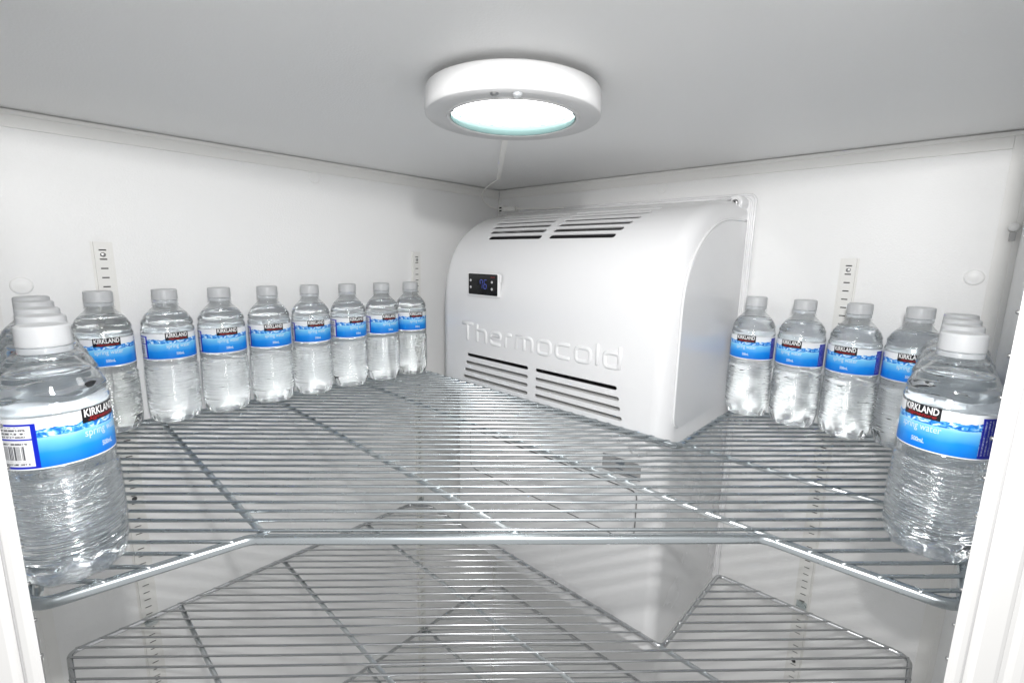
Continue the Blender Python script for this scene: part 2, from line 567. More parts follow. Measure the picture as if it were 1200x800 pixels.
# door jambs: a moulded profile pulled the full height, mirrored for the other side
def jamb(name, A, B, mirror, label):
    """A = lip point; the profile runs outward along (1,-1)/sqrt2 (left) or its mirror."""
    def P(u, v):                 # u outward along the face, v toward the camera
        du, dv = Vector((1, -1)) / R2, Vector((1, 1)) / R2
        if mirror:
            du = Vector((-1, 1)) / R2
        q = Vector(A) + du * u + dv * v
        return (q.x, q.y)
    t = empty(name)
    prof = [(0.0, 0.0), (0.0012, 0.0022), (0.004, 0.003), (0.008, 0.003), (0.010, 0.0018), (0.0115, -0.001), (0.014, -0.001),
            (0.0155, 0.0015), (0.018, 0.003), (0.032, 0.004), (0.036, 0.003), (0.039, 0.0012), (0.043, 0.0012), (0.047, 0.003),
            (0.052, 0.004), (0.072, 0.004), (0.076, 0.001), (0.078, -0.002), (0.14, -0.002), (0.14, -0.03)]
    pts = [P(*q) for q in prof]
    back = [(0.856, 0.3765), (A[0] + 0.001, A[1] - 0.008)] if not mirror else [(0.3765, 0.882), (A[0] - 0.008, A[1] + 0.001)]
    pts = pts[:-1] + [P(0.05, -0.03)] + back
    if not mirror:
        pts = pts[::-1]
    mb = MB().prism(pts, ZF, ZC + 0.003)
    build(mb, 'frame', M['jamb'], t)
    build(MB().tube([(*P(0.0128, -0.0006), ZF + 0.01), (*P(0.0128, -0.0006), ZC)], 0.0012, 6), 'gasket', M['gasket'], t)
    # folded sheet edge behind the lip, with its row of small rivets
    tag(t, label, 'door jamb')
    for k in range(26):
        z = 0.26 - k * 0.028
        q = (A[0] + 0.0008, A[1] - 0.005) if not mirror else (A[0] - 0.005, A[1] + 0.0008)
        build(MB().tube([(q[0] + (-.0015 if not mirror else .0), q[1] + (0 if not mirror else -.0015), z), (q[0] + (.001 if not mirror else .0), q[1], z)], 0.0014, 6), 'rivet', M['screw'], t)
    return t
jamb('door_jamb', (0.8425, 0.400), None, False, 'white moulded door jamb rising beside the big bottle with barcode')
jamb('door_jamb', (0.400, 0.8595), None, True, 'white ribbed door jamb covering the edge of the dark blue label panel')

# round plugs on the walls
def plug(name, loc, rad, axis, label):
    mb = MB().lathe([(rad, 0), (rad, rad * 0.05), (rad * 0.95, rad * 0.11), (rad * 0.80, rad * 0.16), (rad * 0.74, rad * 0.15), (rad * 0.4, rad * 0.19), (0, rad * 0.20)], 32)
    o = build(mb, name, M['capbtn'], loc=loc)
    o.rotation_euler = (0, PI / 2, 0) if axis == 'x' else (-PI / 2, 0, 0)
    tag(o, label, 'hole plug', 'round plugs on the walls')
plug('hole_plug', (0.818, YW, 0.210), 0.0115, 'y', 'white round plug on the wall just above the bottle caps in the corner')
plug('hole_plug', (0.410, YW, 0.403), 0.0105, 'y', 'small pale plug under the ceiling trim above the row of eight bottles')
plug('hole_plug', (XW, 0.848, 0.245), 0.0108, 'x', 'white round plug on the wall beside the corner trim, above the bottles')
plug('hole_plug', (XW, 0.374, 0.403), 0.0105, 'x', 'small pale plug high on the wall above the cooling unit')

# ------------------------------------------------------------------ shelf standards
def standard_mesh():
    """A 20 mm channel with a column of punched slots (real holes); front faces +x, centred on y = 0, top at z = 0."""
    L_ = 1.66
    mb = MB()
    pitch, d = 0.0133, 0.0055
    hw, sw, sh = 0.0095, 0.0042, 0.0009
    n = int(L_ / pitch)
    # sides and web strips
    mb.box((0, -hw, -L_), (d, -hw + 0.0012, 0))
    mb.box((0, hw - 0.0012, -L_), (d, hw, 0))
    mb.box((d - 0.0012, -hw + 0.0012, -L_), (d - 0.0003, -sw, 0))
    mb.box((d - 0.0012, sw, -L_), (d - 0.0003, hw - 0.0012, 0))
    zt = 0.0
    for k in range(n):
        zc = -0.0115 - k * pitch
        mb.box((d - 0.0012, -sw, zc + sh), (d - 0.0003, sw, zt))
        zt = zc - sh
    mb.box((d - 0.0012, -sw, -L_), (d - 0.0003, sw, zt))
    # thin outer flanges against the wall
    mb.box((0, -hw - 0.003, -L_), (0.0009, -hw, 0))
    mb.box((0, hw, -L_), (0.0009, hw + 0.003, 0))
    return mb
std_me = standard_mesh().mesh('rail', M['standard'])
back_me = MB().box((0.0002, -0.0082, -1.655), (0.0016, 0.0082, -0.004)).mesh('slot_shade_strip', M['slot'])  # near-black strip standing in for the shade inside the slotted rail
scr = MB().lathe([(0.0034, 0), (0.0033, 0.0008), (0.0022, 0.0014), (0, 0.0016)], 16)
scr_me = scr.mesh('screw', M['screw'])
dark_scr_me = scr.mesh('screw', M['darkscrew'])
def standard(loc, rz, label):
    t = empty('shelf_standard', loc, rz)
    link('rail', std_me, t)
    link('slot_shade_strip', back_me, t)
    for z, me in ((-0.0182, scr_me), (-0.402, dark_scr_me), (-0.735, dark_scr_me), (-1.10, dark_scr_me)):
        o = link('screw', me, t, (0.0052, 0, z))
        o.rotation_euler = (0, PI / 2, 0)
    tag(t, label, 'shelf standard', 'slotted shelf standards on the walls')
standard((0.731, YW, 0.271), PI / 2, 'white slotted shelf standard rising behind the bottle next to the corner cluster')
standard((0.181, YW, 0.269), PI / 2, 'white slotted shelf standard beside the cooling unit, behind the smallest bottle')
standard((XW, 0.703, 0.269), 0.0, 'white slotted shelf standard behind the four bottles on the other side of the cooling unit')

# ------------------------------------------------------------------ wire shelves
def seg_poly(poly, s):
    """Stretches of the line x + y = s*sqrt2 inside the polygon, as parameters along (-1,1)/sqrt2."""
    ts = []
    n = len(poly)
    for i in range(n):
        a, b = poly[i], poly[(i + 1) % n]
        sa, sb = (a[0] + a[1]) / R2 - s, (b[0] + b[1]) / R2 - s
        if (sa < 0) != (sb < 0):
            f = sa / (sa - sb)
            x, y = a[0] + f * (b[0] - a[0]), a[1] + f * (b[1] - a[1])
            ts.append((y - x) / R2)
    ts.sort()
    return list(zip(ts[::2], ts[1::2]))

def bar_spans(poly, x):
    ys = []
    n = len(poly)
    for i in range(n):
        a, b = poly[i], poly[(i + 1) % n]
        if (a[0] < x) != (b[0] < x):
            f = (x - a[0]) / (b[0] - a[0])
            ys.append(a[1] + f * (b[1] - a[1]))
    ys.sort()
    return list(zip(ys[::2], ys[1::2]))

def wire_shelf(z, poly, rad, s0, pitch, bars, mat, label, rim_r=0.0047, wire_r=0.0018, bar_r=0.0034, over=0.0035):
    t = empty('wire_shelf', (0, 0, z))
    path = fillet(poly, rad)
    zr = -2 * wire_r - rim_r + 0.0022
    build(MB().tube([(x, y, zr) for x, y in path], rim_r, 14, closed=True), 'rim', mat, t)
    for x in bars:
        for a, b in bar_spans(path, x):
            if b - a > 0.05:
                zb = -2 * wire_r - bar_r + 0.0006
                build(MB().tube([(x, a + 0.002, zb), (x, b - 0.002, zb)], bar_r, 10), 'crossbar', M['bar'], t)
    s = s0
    while s > -0.2:
        for a, b in seg_poly(path, s):
            if b - a < 0.03:
                continue
            j = random.uniform(-0.0012, 0.0012)
            a2, b2 = a - over + j, b + over + random.uniform(-0.0012, 0.0012)
            def P(q, dz):
                return ((s * R2 - q * R2) / 2, (s * R2 + q * R2) / 2, dz)
            zw = -wire_r
            sag = random.uniform(-0.0004, 0.0003)
            build(MB().tube([P(a2, zw - 0.0014), P(a2 + 0.004, zw), P((a + b) / 2, zw + sag), P(b2 - 0.004, zw), P(b2, zw - 0.0014)], wire_r, 8), 'wire', mat, t)
        s -= pitch
    tag(t, label, 'wire shelf', 'wire shelves stacked in the cabinet')
    return t

front = [(0.345, 0.868), (0.352, 0.724), (0.701, 0.374), (0.847, 0.352)]
shelf_a = [(0.842, -0.072), (0.225, -0.072), (0.192, -0.030), (0.192, 0.566), (-0.062, 0.566), (-0.062, 0.868)] + front
rads = [0.012, 0.012, 0.012, 0.012, 0.012, 0.016, 0.020, 0.02, 0.02, 0.020]
s_wire = 0.7524 + 0.01762 * 5
wire_shelf(0.0, shelf_a, rads, s_wire, 0.01762, (0.689, 0.518, 0.345, 0.181), M['zinc'],
           'shiny bright wire shelf carrying all the water bottles', rim_r=0.0049)
shelf_b = [(0.830, -0.074), (0.222, -0.074), (0.1925, -0.036), (0.1925, 0.568), (-0.047, 0.568), (-0.060, 0.855), (0.345, 0.855), (0.352, 0.724), (0.701, 0.374), (0.834, 0.352)]
wire_shelf(-0.335, shelf_b, rads, 0.840, 0.01840, (0.690, 0.520, 0.339, 0.191), M['chrome'],
           'darker empty wire shelf in the middle, notched around the cooling unit', rim_r=0.0036, wire_r=0.0017, bar_r=0.0034)
shelf_c = [(0.830, -0.074), (-0.045, -0.074), (-0.070, -0.045), (-0.070, 0.855), (0.345, 0.855), (0.352, 0.724), (0.701, 0.374), (0.834, 0.352)]
rc = [0.012, 0.012, 0.012, 0.016, 0.02, 0.02, 0.02, 0.02]
wire_shelf(-0.705, shelf_c, rc, 0.840, 0.01840, (0.690, 0.520, 0.350, 0.180), M['chrome'],
           'low wire shelf with a pointed back corner, seen through the two above', rim_r=0.0036, wire_r=0.0017)
wire_shelf(-1.045, shelf_c, rc, 0.840, 0.01840, (0.690, 0.520, 0.350, 0.180), M['chrome'],
           'lowest wire shelf, only its back tip showing at the bottom of the view', rim_r=0.0036, wire_r=0.0017)

# clips that carry the shelves
clip = MB()
prof = [(0.0, 0.003), (0.0, -0.013), (0.004, -0.015), (0.016, -0.004), (0.019, -0.003), (0.021, 0.003), (0.0195, 0.003), (0.0175, -0.001), (0.0145, -0.001), (0.0035, -0.009), (0.0018, -0.008), (0.0018, 0.003)]
n = len(prof)
vs = [(x, -0.008, z) for x, z in prof] + [(x, 0.008, z) for x, z in prof]
clip.add(vs, [tuple(range(n)), tuple(range(2 * n - 1, n - 1, -1))] + [(i, n + i, n + (i + 1) % n, (i + 1) % n) for i in range(n)], 0, False)
clip_me = clip.mesh('shelf_clip', M['clip'])
def shelf_clip(loc, rz, label):
    o = link('shelf_clip', clip_me, None, loc)
    o.rotation_euler = (0, 0, rz)
    tag(o, label, 'shelf clip', 'metal clips under the shelves')
shelf_clip((0.731, YW + 0.0054, -0.345), PI / 2, 'metal clip holding the middle shelf on the slotted standard nearest the barcode bottle')
shelf_clip((0.181, YW + 0.0054, -0.345), PI / 2, 'metal clip at the back tip of the middle shelf, on the far standard')
shelf_clip((XW + 0.0054, 0.703, -0.345), 0.0, 'metal clip holding the middle shelf below the row of four bottles')
shelf_clip((0.181, YW + 0.0054, -0.715), PI / 2, 'metal clip under the low pointed shelf on the far standard')
shelf_clip((0.312, YR, -0.013), -PI / 2, 'metal clip under the shelf end below the bottle with the dark blue label panel')
shelf_clip((XR, 0.318, -0.013), PI, 'metal clip under the shelf end below the bottle with the barcode')

# ------------------------------------------------------------------ cooling unit
unit = empty('cooling_unit', (XW, 0.27, 0))
def U(o):
    o.parent = unit
    o.matrix_parent_inverse = Matrix.Translation((-XW, -0.27, 0))
    return o
prof = [(0.186, -0.030), (0.186, 0.0), (0.1858, 0.10), (0.1852, 0.165), (0.1825, 0.200), (0.1765, 0.232), (0.166, 0.261), (0.151, 0.2865), (0.131, 0.3085),
        (0.106, 0.3265), (0.076, 0.341), (0.042, 0.3525), (0.005, 0.361), (-0.035, 0.3665), (-0.088, 0.3695)]
# finer curve through those points (Catmull-Rom)
def catmull(p, n=3):
    out = []
    for i in range(len(p) - 1):
        a, b, c, d = p[max(i - 1, 0)], p[i], p[i + 1], p[min(i + 2, len(p) - 1)]
        for k in range(n):
            t = k / n
            out.append(tuple(0.5 * (2 * b[j] + (c[j] - a[j]) * t + (2 * a[j] - 5 * b[j] + 4 * c[j] - d[j]) * t * t + (3 * b[j] - a[j] - 3 * c[j] + d[j]) * t ** 3) for j in range(2)))
    out.append(p[-1])
    return out
prof_f = prof[:2] + catmull(prof[1:], 3)[1:]
def normals(p):
    o = []
    for i in range(len(p)):
        a, b = Vector(p[max(i - 1, 0)]), Vector(p[min(i + 1, len(p) - 1)])
        t = (b - a).normalized()
        o.append(Vector((t.y, -t.x)))
    return o
nrm = normals(prof_f)
def inset(d):
    return [(p[0] - n_.x * d, p[1] - n_.y * d) for p, n_ in zip(prof_f, nrm)]
UY0, UY1, RR = 0.004, 0.545, 0.030
ends = []
K = 7
for k in range(K):
    a = PI / 2 * k / (K - 1)
    ends.append((RR * (1 - math.sin(a)), RR * (1 - math.cos(a))))     # (distance from the end plane, inset): k = K-1 lies in the end plane
ring_list = [(UY0 + dy, ins) for dy, ins in reversed(ends)] + [(UY1 - dy, ins) for dy, ins in ends]
vs, fs = [], []
NP = len(prof_f)
for y, ins in ring_list:
    vs += [(p[0], y, p[1]) for p in inset(ins)]
NR = len(ring_list)
for i in range(NR - 1):
    for k in range(NP - 1):
        fs.append((i * NP + k, (i + 1) * NP + k, (i + 1) * NP + k + 1, i * NP + k + 1))
# end caps, closed at the back and below
nb = len(vs)
cap = []
for i, rev in ((0, False), (NR - 1, True)):
    y = ring_list[i][0]
    vs.append((-0.088, y, vs[i * NP][2]))
    poly_ = [i * NP + k for k in range(NP)] + [len(vs) - 1]
    fs.append(tuple(poly_) if not rev else tuple(reversed(poly_)))
fs.append(tuple([i * NP + NP - 1 for i in range(NR)] + [nb + 1, nb]))                 # back
fs.append(tuple([nb, nb + 1] + [i * NP for i in range(NR - 1, -1, -1)]))              # bottom
body_mb = MB().add(vs, fs)
body_me = body_mb.mesh('cover', M['cover'])
bm = bmesh.new()
bm.from_mesh(body_me)
bmesh.ops.recalc_face_normals(bm, faces=bm.faces)
bm.to_mesh(body_me)
bm.free()
cover = link('cover', body_me)

def capsule(y0, y1, zc, h, x0, x1, n=5):
    """Slot cutter along y with round ends, pushed through along x."""
    pts = []
    r_ = h / 2
    for k in range(n + 1):
        a = -PI / 2 + PI * k / n
        pts.append((y1 - r_ + r_ * math.cos(a), zc + r_ * math.sin(a)))
    for k in range(n + 1):
        a = PI / 2 + PI * k / n
        pts.append((y0 + r_ + r_ * math.cos(a), zc + r_ * math.sin(a)))
    m_ = len(pts)
    v = [(x0, y, z) for y, z in pts] + [(x1, y, z) for y, z in pts]
    f = [tuple(range(m_ - 1, -1, -1)), tuple(range(m_, 2 * m_))] + [(i, (i + 1) % m_, m_ + (i + 1) % m_, m_ + i) for i in range(m_)]
    return v, f
cut = MB()
for k, zc in enumerate((0.0575, 0.0405, 0.0245, 0.0090)):
    w_ = (0.0, 0.005, 0.008, 0.012)[k]
    for a, b in ((0.097 - w_, 0.268), (0.286, 0.457 + w_)):
        cut.add(*capsule(a, b, zc, 0.0068, 0.150, 0.21), 0, False)
# six rows over the curved top, wider toward the wall
import bisect
def on_profile(zq):
    for (a, b), (n1, n2) in zip(zip(prof_f, prof_f[1:]), zip(nrm, nrm[1:])):
        if a[1] <= zq <= b[1] and b[1] > a[1]:
            t = (zq - a[1]) / (b[1] - a[1])
            return a[0] + t * (b[0] - a[0]), (n1 + (n2 - n1) * t).normalized()
for k in range(6):
    zq = (0.2995, 0.3115, 0.322, 0.3315, 0.340, 0.348)[k]
    x_, n_ = on_profile(zq)
    wd = k / 5 * 0.036
    for a, b in ((0.112 - wd, 0.254), (0.272, 0.412 + wd)):
        v, f = capsule(a, b, 0.0, (0.0105, 0.0105, 0.0105, 0.0100, 0.0100, 0.0100)[k], -0.022, 0.02)
        vv = []
        for (u_, y_, h_) in v:      # u along the normal, h along the surface
            vv.append((x_ + n_.x * u_ - n_.y * h_, y_, zq + n_.y * u_ + n_.x * h_))
        cut.add(vv, f, 0, False)
cut_o = build(cut, 'cutter', M['dark'])
bmc = bmesh.new()
bmc.from_mesh(cut_o.data)
bmesh.ops.recalc_face_normals(bmc, faces=bmc.faces)
bmc.to_mesh(cut_o.data)
bmc.free()
# hollow the cover: an inner cavity cut first
vs2, fs2 = [], []
for y in (UY0 + 0.030, UY1 - 0.030):
    row = [(p[0], y, max(p[1], -0.02)) for p in inset(0.0022) if p[0] > -0.058]
    vs2 += row + [(-0.060, y, row[-1][2]), (-0.060, y, -0.02)]
m2 = len(row) + 2
ins4 = [k for k in range(m2)]
fs2.append(tuple(ins4))
fs2.append(tuple(m2 + k for k in reversed(ins4)))
for k in range(m2):
    fs2.append((k, m2 + k, m2 + (k + 1) % m2, (k + 1) % m2))
cav = build(MB().add(vs2, fs2, 0, False), 'cavity', M['dark'])
bmc = bmesh.new()
bmc.from_mesh(cav.data)
bmesh.ops.remove_doubles(bmc, verts=bmc.verts, dist=1e-6)
bmesh.ops.recalc_face_normals(bmc, faces=bmc.faces)
bmc.to_mesh(cav.data)
bmc.free()
for ob in (cav, cut_o):
    md = cover.modifiers.new('cut', 'BOOLEAN')
    md.operation = 'DIFFERENCE'
    md.solver = 'EXACT'
    md.object = ob
dg = bpy.context.evaluated_depsgraph_get()
dg.update()
final = bpy.data.meshes.new_from_object(cover.evaluated_get(dg))
cover.modifiers.clear()
cover.data = final
for p in final.polygons:
    p.use_smooth = True
final.materials.clear()
final.materials.append(M['cover'])
final.polygons.foreach_set('material_index', [0] * len(final.polygons))
final.set_sharp_from_angle(angle=math.radians(24))
bpy.data.objects.remove(cut_o)
bpy.data.objects.remove(cav)
cover.name = 'cover'
U(cover)

# what shows through the slots
U(build(MB().box((0.05, 0.05, 0.070), (0.150, 0.52, 0.26)).box((-0.03, 0.05, 0.26), (0.085, 0.52, 0.312)), 'grille_shade_blocks', M['dark']))  # dark blocks added as painted shade behind the grille slots
tray = MB()
for k in range(3):
    z0 = 0.0470 - k * 0.0158
    tray.add([(0.176, 0.05, z0 - 0.0150), (0.176, 0.50, z0 - 0.0150), (0.166, 0.50, z0 - 0.0040), (0.166, 0.05, z0 - 0.0040), (0.168, 0.50, z0), (0.168, 0.05, z0)],
             [(0, 1, 2, 3), (3, 2, 4, 5)], 0, False)
U(build(tray, 'inner_louvre', M['fin']))

# side panel: raised bead along its outline and the panel inside it
outline = [(-0.075, 0.332), (-0.026, 0.331), (0.018, 0.328), (0.057, 0.320), (0.088, 0.307), (0.112, 0.292), (0.134, 0.273), (0.150, 0.253), (0.161, 0.228), (0.1665, 0.200),
           (0.1675, 0.165), (0.1675, 0.099), (0.1670, 0.035), (0.1655, 0.020), (0.160, 0.012), (0.151, 0.008)]
outl = catmull(outline, 3)
U(build(MB().tube([(x, UY1 + 0.0002, z) for x, z in outl] , 0.0021, 8), 'side_bead', M['cover']))
inner = [(x - 0.004, z - 0.003) for x, z in outl] + [(-0.075, 0.008)]
n = len(inner)
sp = MB().add([(x, UY1 + 0.0006, z) for x, z in inner] + [(x, UY1 - 0.003, z) for x, z in inner],
              [tuple(range(n)), ] + [(i, (i + 1) % n, n + (i + 1) % n, n + i) for i in range(n)], 0, False)
spo = U(build(sp, 'side_panel', M['cover']))
bm = bmesh.new(); bm.from_mesh(spo.data); bmesh.ops.recalc_face_normals(bm, faces=bm.faces); bm.to_mesh(spo.data); bm.free()

# wall flange behind the cover, screw boss in its corner
fl_poly = [(-0.012, -0.374), (0.556, -0.374), (0.556, 0.378), (-0.012, 0.378)]
fp = fillet(fl_poly, 0.012, 5)
n = len(fp)
fm = MB()
for x0, x1, dd in ((XW + 0.0005, XW + 0.0075, 0.0),):
    fm.add([(x0, y, z) for y, z in fp] + [(x1, y, z) for y, z in fp], [tuple(range(n, 2 * n)), tuple(range(n - 1, -1, -1))] + [(i, (i + 1) % n, n + (i + 1) % n, n + i) for i in range(n)], 0, False)
fl_o = U(build(fm, 'wall_flange', M['cover']))
lip = [(y, z) for y, z in fp]
U(build(MB().tube([(XW + 0.0078, y, z) for y, z in fp], 0.0022, 8, closed=True), 'flange_lip', M['cover']))
inner_lip = fillet([(0.002, -0.36), (0.549, -0.36), (0.549, 0.3715), (0.002, 0.3715)], 0.010, 5)
U(build(MB().tube([(XW + 0.0075, y, z) for y, z in inner_lip], 0.0018, 8, closed=True), 'flange_bead', M['cover']))
sb = build(MB().lathe([(0.0135, -0.03), (0.0135, 0.006), (0.0125, 0.0075), (0.007, 0.0078), (0.0065, 0.0066), (0, 0.0062)], 32), 'screw_boss', M['cover'])
sb.rotation_euler = (0, PI / 2, 0)
sb.location = (-0.058, 0.531, 0.362)
U(sb)
sc_ = MB().lathe([(0.0058, 0), (0.0056, 0.0012), (0.0040, 0.0024), (0, 0.0028)], 24, 0)
sco = build(sc_, 'screw', M['screw'])
sco.rotation_euler = (0, PI / 2, 0)
sco.location = (-0.0516, 0.531, 0.362)
U(sco)
cr_ = build(MB().box((-0.0004, -0.0028, -0.0007), (0.0006, 0.0028, 0.0007)).box((-0.00041, -0.0007, -0.0028), (0.00061, 0.0007, 0.0028)), 'screw_recess', M['dark'])
cr_.location = (-0.0488, 0.531, 0.362)
U(cr_)
# scooped dish in the cover beside the screw
dish = build(MB().lathe([(1.0, 0.0), (0.93, 0.16), (0.75, 0.24), (0.4, 0.26), (0, 0.26)], 32), 'dish', M['cover'])
dish.scale = (0.030, 0.030, 0.012)
dish.rotation_euler = (0.10, 0.16, 0)
dish.location = (-0.045, 0.497, 0.3645)
U(dish)

# lower body, shut-off panel and its sticker
lb = fillet([(-0.0825, 0.062), (-0.0825, 0.547), (0.184, 0.547), (0.184, 0.062)], [0.003, 0.003, 0.020, 0.012], 6)
lm = MB().prism(lb[::-1], -0.372, -0.030)
lo_ = U(build(lm, 'lower_body', M['lower'], sharp=30))
for p in lo_.data.polygons:
    p.use_smooth = True
lo_.data.set_sharp_from_angle(angle=math.radians(30))
pan = fillet([(0.108, -0.192), (0.502, -0.192), (0.502, -0.105), (0.108, -0.105)], [0.02, 0.025, 0.012, 0.012], 6)
n = len(pan)
pm = MB().add([(0.1842, y, z) for y, z in pan] + [(0.1858, y, z) for y, z in pan], [tuple(range(n, 2 * n))] + [(i, (i + 1) % n, n + (i + 1) % n, n + i) for i in range(n)], 0, False)
U(build(pm, 'access_panel', M['lower']))
U(build(MB().tube([(0.1846, y, z) for y, z in fillet([(0.1065, -0.1935), (0.5035, -0.1935), (0.5035, -0.1035), (0.1065, -0.1035)], [0.02, 0.025, 0.012, 0.012], 6)], 0.0007, 6, closed=True), 'panel_seam', M['slot']))
st = fillet([(0.437, -0.085), (0.507, -0.085), (0.507, -0.057), (0.437, -0.057)], [0.001, 0.001, 0.006, 0.001], 4)
n = len(st)
so = U(build(MB().add([(0.1841, y, z) for y, z in st] + [(0.1845, y, z) for y, z in st], [tuple(range(n, 2 * n))] + [(i, (i + 1) % n, n + (i + 1) % n, n + i) for i in range(n)], 0, False), 'sticker', M['sticker']))
U(build(MB().box((0.1846, 0.462, -0.068), (0.1848, 0.478, -0.060)).box((0.1846, 0.482, -0.0805), (0.1848, 0.502, -0.0785)).box((0.1846, 0.462, -0.0765), (0.1848, 0.476, -0.0745)), 'sticker_print', M['stickerdark']))
# round drain boss above the sticker
db = build(MB().lathe([(0.017, 0), (0.017, 0.002), (0.014, 0.0035), (0, 0.0038)], 28), 'drain_boss', M['lower'])
db.rotation_euler = (0, PI / 2, 0)
db.location = (0.1838, 0.500, -0.028)
U(db)

# embossed brand: rounded strokes standing proud of the cover, one letter each
def arc_pts(cx, cz, r_, a0, a1, n_=5):
    return [(cx + r_ * math.cos(a0 + (a1 - a0) * k / n_), cz + r_ * math.sin(a0 + (a1 - a0) * k / n_)) for k in range(n_ + 1)]
H_ = PI / 2
def rect_loop(wd, h, r_=0.22):
    return (arc_pts(wd - r_, h - r_, r_, 0, H_) + arc_pts(r_, h - r_, r_, H_, 2 * H_) + arc_pts(r_, r_, r_, 2 * H_, 3 * H_) + arc_pts(wd - r_, r_, r_, 3 * H_, 4 * H_))
x_h = 0.70
letters = {
    'T': (0.92, [([(0.0, 1.0), (0.92, 1.0)], False), ([(0.46, 1.0), (0.46, 0.0)], False)]),
    'h': (0.74, [([(0.0, 1.0), (0.0, 0.0)], False), ([(0.0, x_h)] + arc_pts(0.74 - 0.22, x_h - 0.22, 0.22, H_, 0) + [(0.74, 0.0)], False)]),
    'e': (0.80, [([(0.0, 0.36), (0.80, 0.36)] + arc_pts(0.58, x_h - 0.22, 0.22, 0, H_) + arc_pts(0.22, x_h - 0.22, 0.22, H_, 2 * H_) + arc_pts(0.22, 0.22, 0.22, 2 * H_, 3 * H_) + [(0.78, 0.0)], False)]),
    'r': (0.42, [([(0.0, 0.0)] + arc_pts(0.2, x_h - 0.2, 0.2, 2 * H_, H_) + [(0.42, x_h)], False)]),
    'm': (1.14, [([(0.0, 0.0), (0.0, x_h)] + arc_pts(1.14 - 0.22, x_h - 0.22, 0.22, H_, 0) + [(1.14, 0.0)], False), ([(0.57, x_h), (0.57, 0.0)], False)]),
    'o': (0.84, [(rect_loop(0.84, x_h), True)]),
    'c': (0.80, [([(0.80, x_h)] + arc_pts(0.22, x_h - 0.22, 0.22, H_, 2 * H_) + arc_pts(0.22, 0.22, 0.22, 2 * H_, 3 * H_) + [(0.80, 0.0)], False)]),
    'l': (0.0, [([(0.0, 1.0), (0.0, 0.0)], False)]),
    'd': (0.80, [([(0.80, 1.0), (0.80, 0.0)], False), (rect_loop(0.80, x_h), True)]),
}
EM = 0.0335
word = 'Thermocold'
gap = 0.40
tot = sum(letters[c][0] for c in word) + gap * (len(word) - 1)
ya, yb, zb = 0.082, 0.459, 0.090
scy = (yb - ya) / tot
yq = ya
for c in word:
    wd, strokes = letters[c]
    mb = MB()
    for pts, closed in strokes:
        tmp = MB().tube([(0, yq + px * scy, zb + pz * EM) for px, pz in pts], 0.0037, 10, closed=closed)
        mb.add([(0.1856 + x * 0.8, y, z) for x, y, z in tmp.v], tmp.f, 0, True)
    U(build(mb, 'letter', M['cover']))
    yq += (wd + gap) * scy

# controller display
dp = empty('display', (0.186, 0.147, 0.2065))
U(dp)
dp.name = 'controller_display'
def D(o):
    o.parent = dp
    return o
fr = fillet([(-0.0445, -0.0235), (0.0445, -0.0235), (0.0445, 0.0225), (-0.0445, 0.0225)], 0.003, 4)
n = len(fr)
fi = [(y * 0.95, z * 0.90 + 0.0005) for y, z in fr]
fm = MB().add([(-0.002, y, z) for y, z in fr] + [(0.0035, y, z) for y, z in fr] + [(0.0045, y, z) for y, z in fi] + [(0.003, y, z) for y, z in fi],
              [(k * n + i, k * n + (i + 1) % n, (k + 1) * n + (i + 1) % n, (k + 1) * n + i) for k in range(3) for i in range(n)], 0, False)
fm.box((-0.001, 0.0448, 0.006), (0.003, 0.0475, 0.020))
D(build(fm, 'frame', M['frame_w']))
D(build(MB().add([(0.0034, y, z) for y, z in fi], [tuple(range(n))], 0, False), 'screen', M['screen']))
def seg7(y0, z0, w_, h_, segs, t_=0.0016):
    q = {'a': ((0, h_), (w_, h_)), 'b': ((w_, h_), (w_, h_ / 2)), 'c': ((w_, h_ / 2), (w_, 0)), 'd': ((0, 0), (w_, 0)), 'e': ((0, 0), (0, h_ / 2)), 'f': ((0, h_ / 2), (0, h_)), 'g': ((0, h_ / 2), (w_, h_ / 2))}
    mb = MB()
    for s_ in segs:
        (a, b), (c_, d_) = q[s_]
        sl = 0.08
        P = lambda y, z: (y0 + y + z * sl, z0 + z)
        (ya_, za_), (yb_, zb_) = P(a, b), P(c_, d_)
        if abs(b - d_) < 1e-6:
            ya_, yb_ = ya_ + 0.0005, yb_ - 0.0005
            vs_ = [(0.0038, ya_, za_ - t_ / 2), (0.0038, yb_, za_ - t_ / 2), (0.0038, yb_, za_ + t_ / 2), (0.0038, ya_, za_ + t_ / 2)]
        else:
            s1 = 0.0006
            za_, zb_ = max(za_, zb_) - s1, min(za_, zb_) + s1
            vs_ = [(0.0038, yb_ - t_ / 2, zb_), (0.0038, yb_ + t_ / 2, zb_), (0.0038, ya_ + t_ / 2, za_), (0.0038, ya_ - t_ / 2, za_)]
        mb.add(vs_, [(0, 1, 2, 3)], 0, False)
    return mb
D(build(seg7(-0.0085, -0.008, 0.0065, 0.0170, 'abcf', 0.0013), 'digit', M['digit']))
D(build(seg7(0.0030, -0.008, 0.0070, 0.0170, 'afgedc', 0.0013), 'digit', M['digit']))
for y, z in ((-0.036, 0.007), (-0.036, -0.0065), (0.0255, 0.0055), (0.0255, -0.0080)):
    o = build(MB().lathe([(0.0026, 0), (0.0023, 0.0007), (0, 0.0010)], 16), 'button', M['icon'])
    o.rotation_euler = (0, PI / 2, 0)
    o.location = (0.0034, y, z)
    D(o)
D(build(MB().box((0.0035, 0.022, 0.0135), (0.0038, 0.034, 0.0165)), 'print', M['brandred']))
tag(unit, 'glossy white curved cooling unit with raised Thermocold lettering and slotted grilles', 'cooling unit')

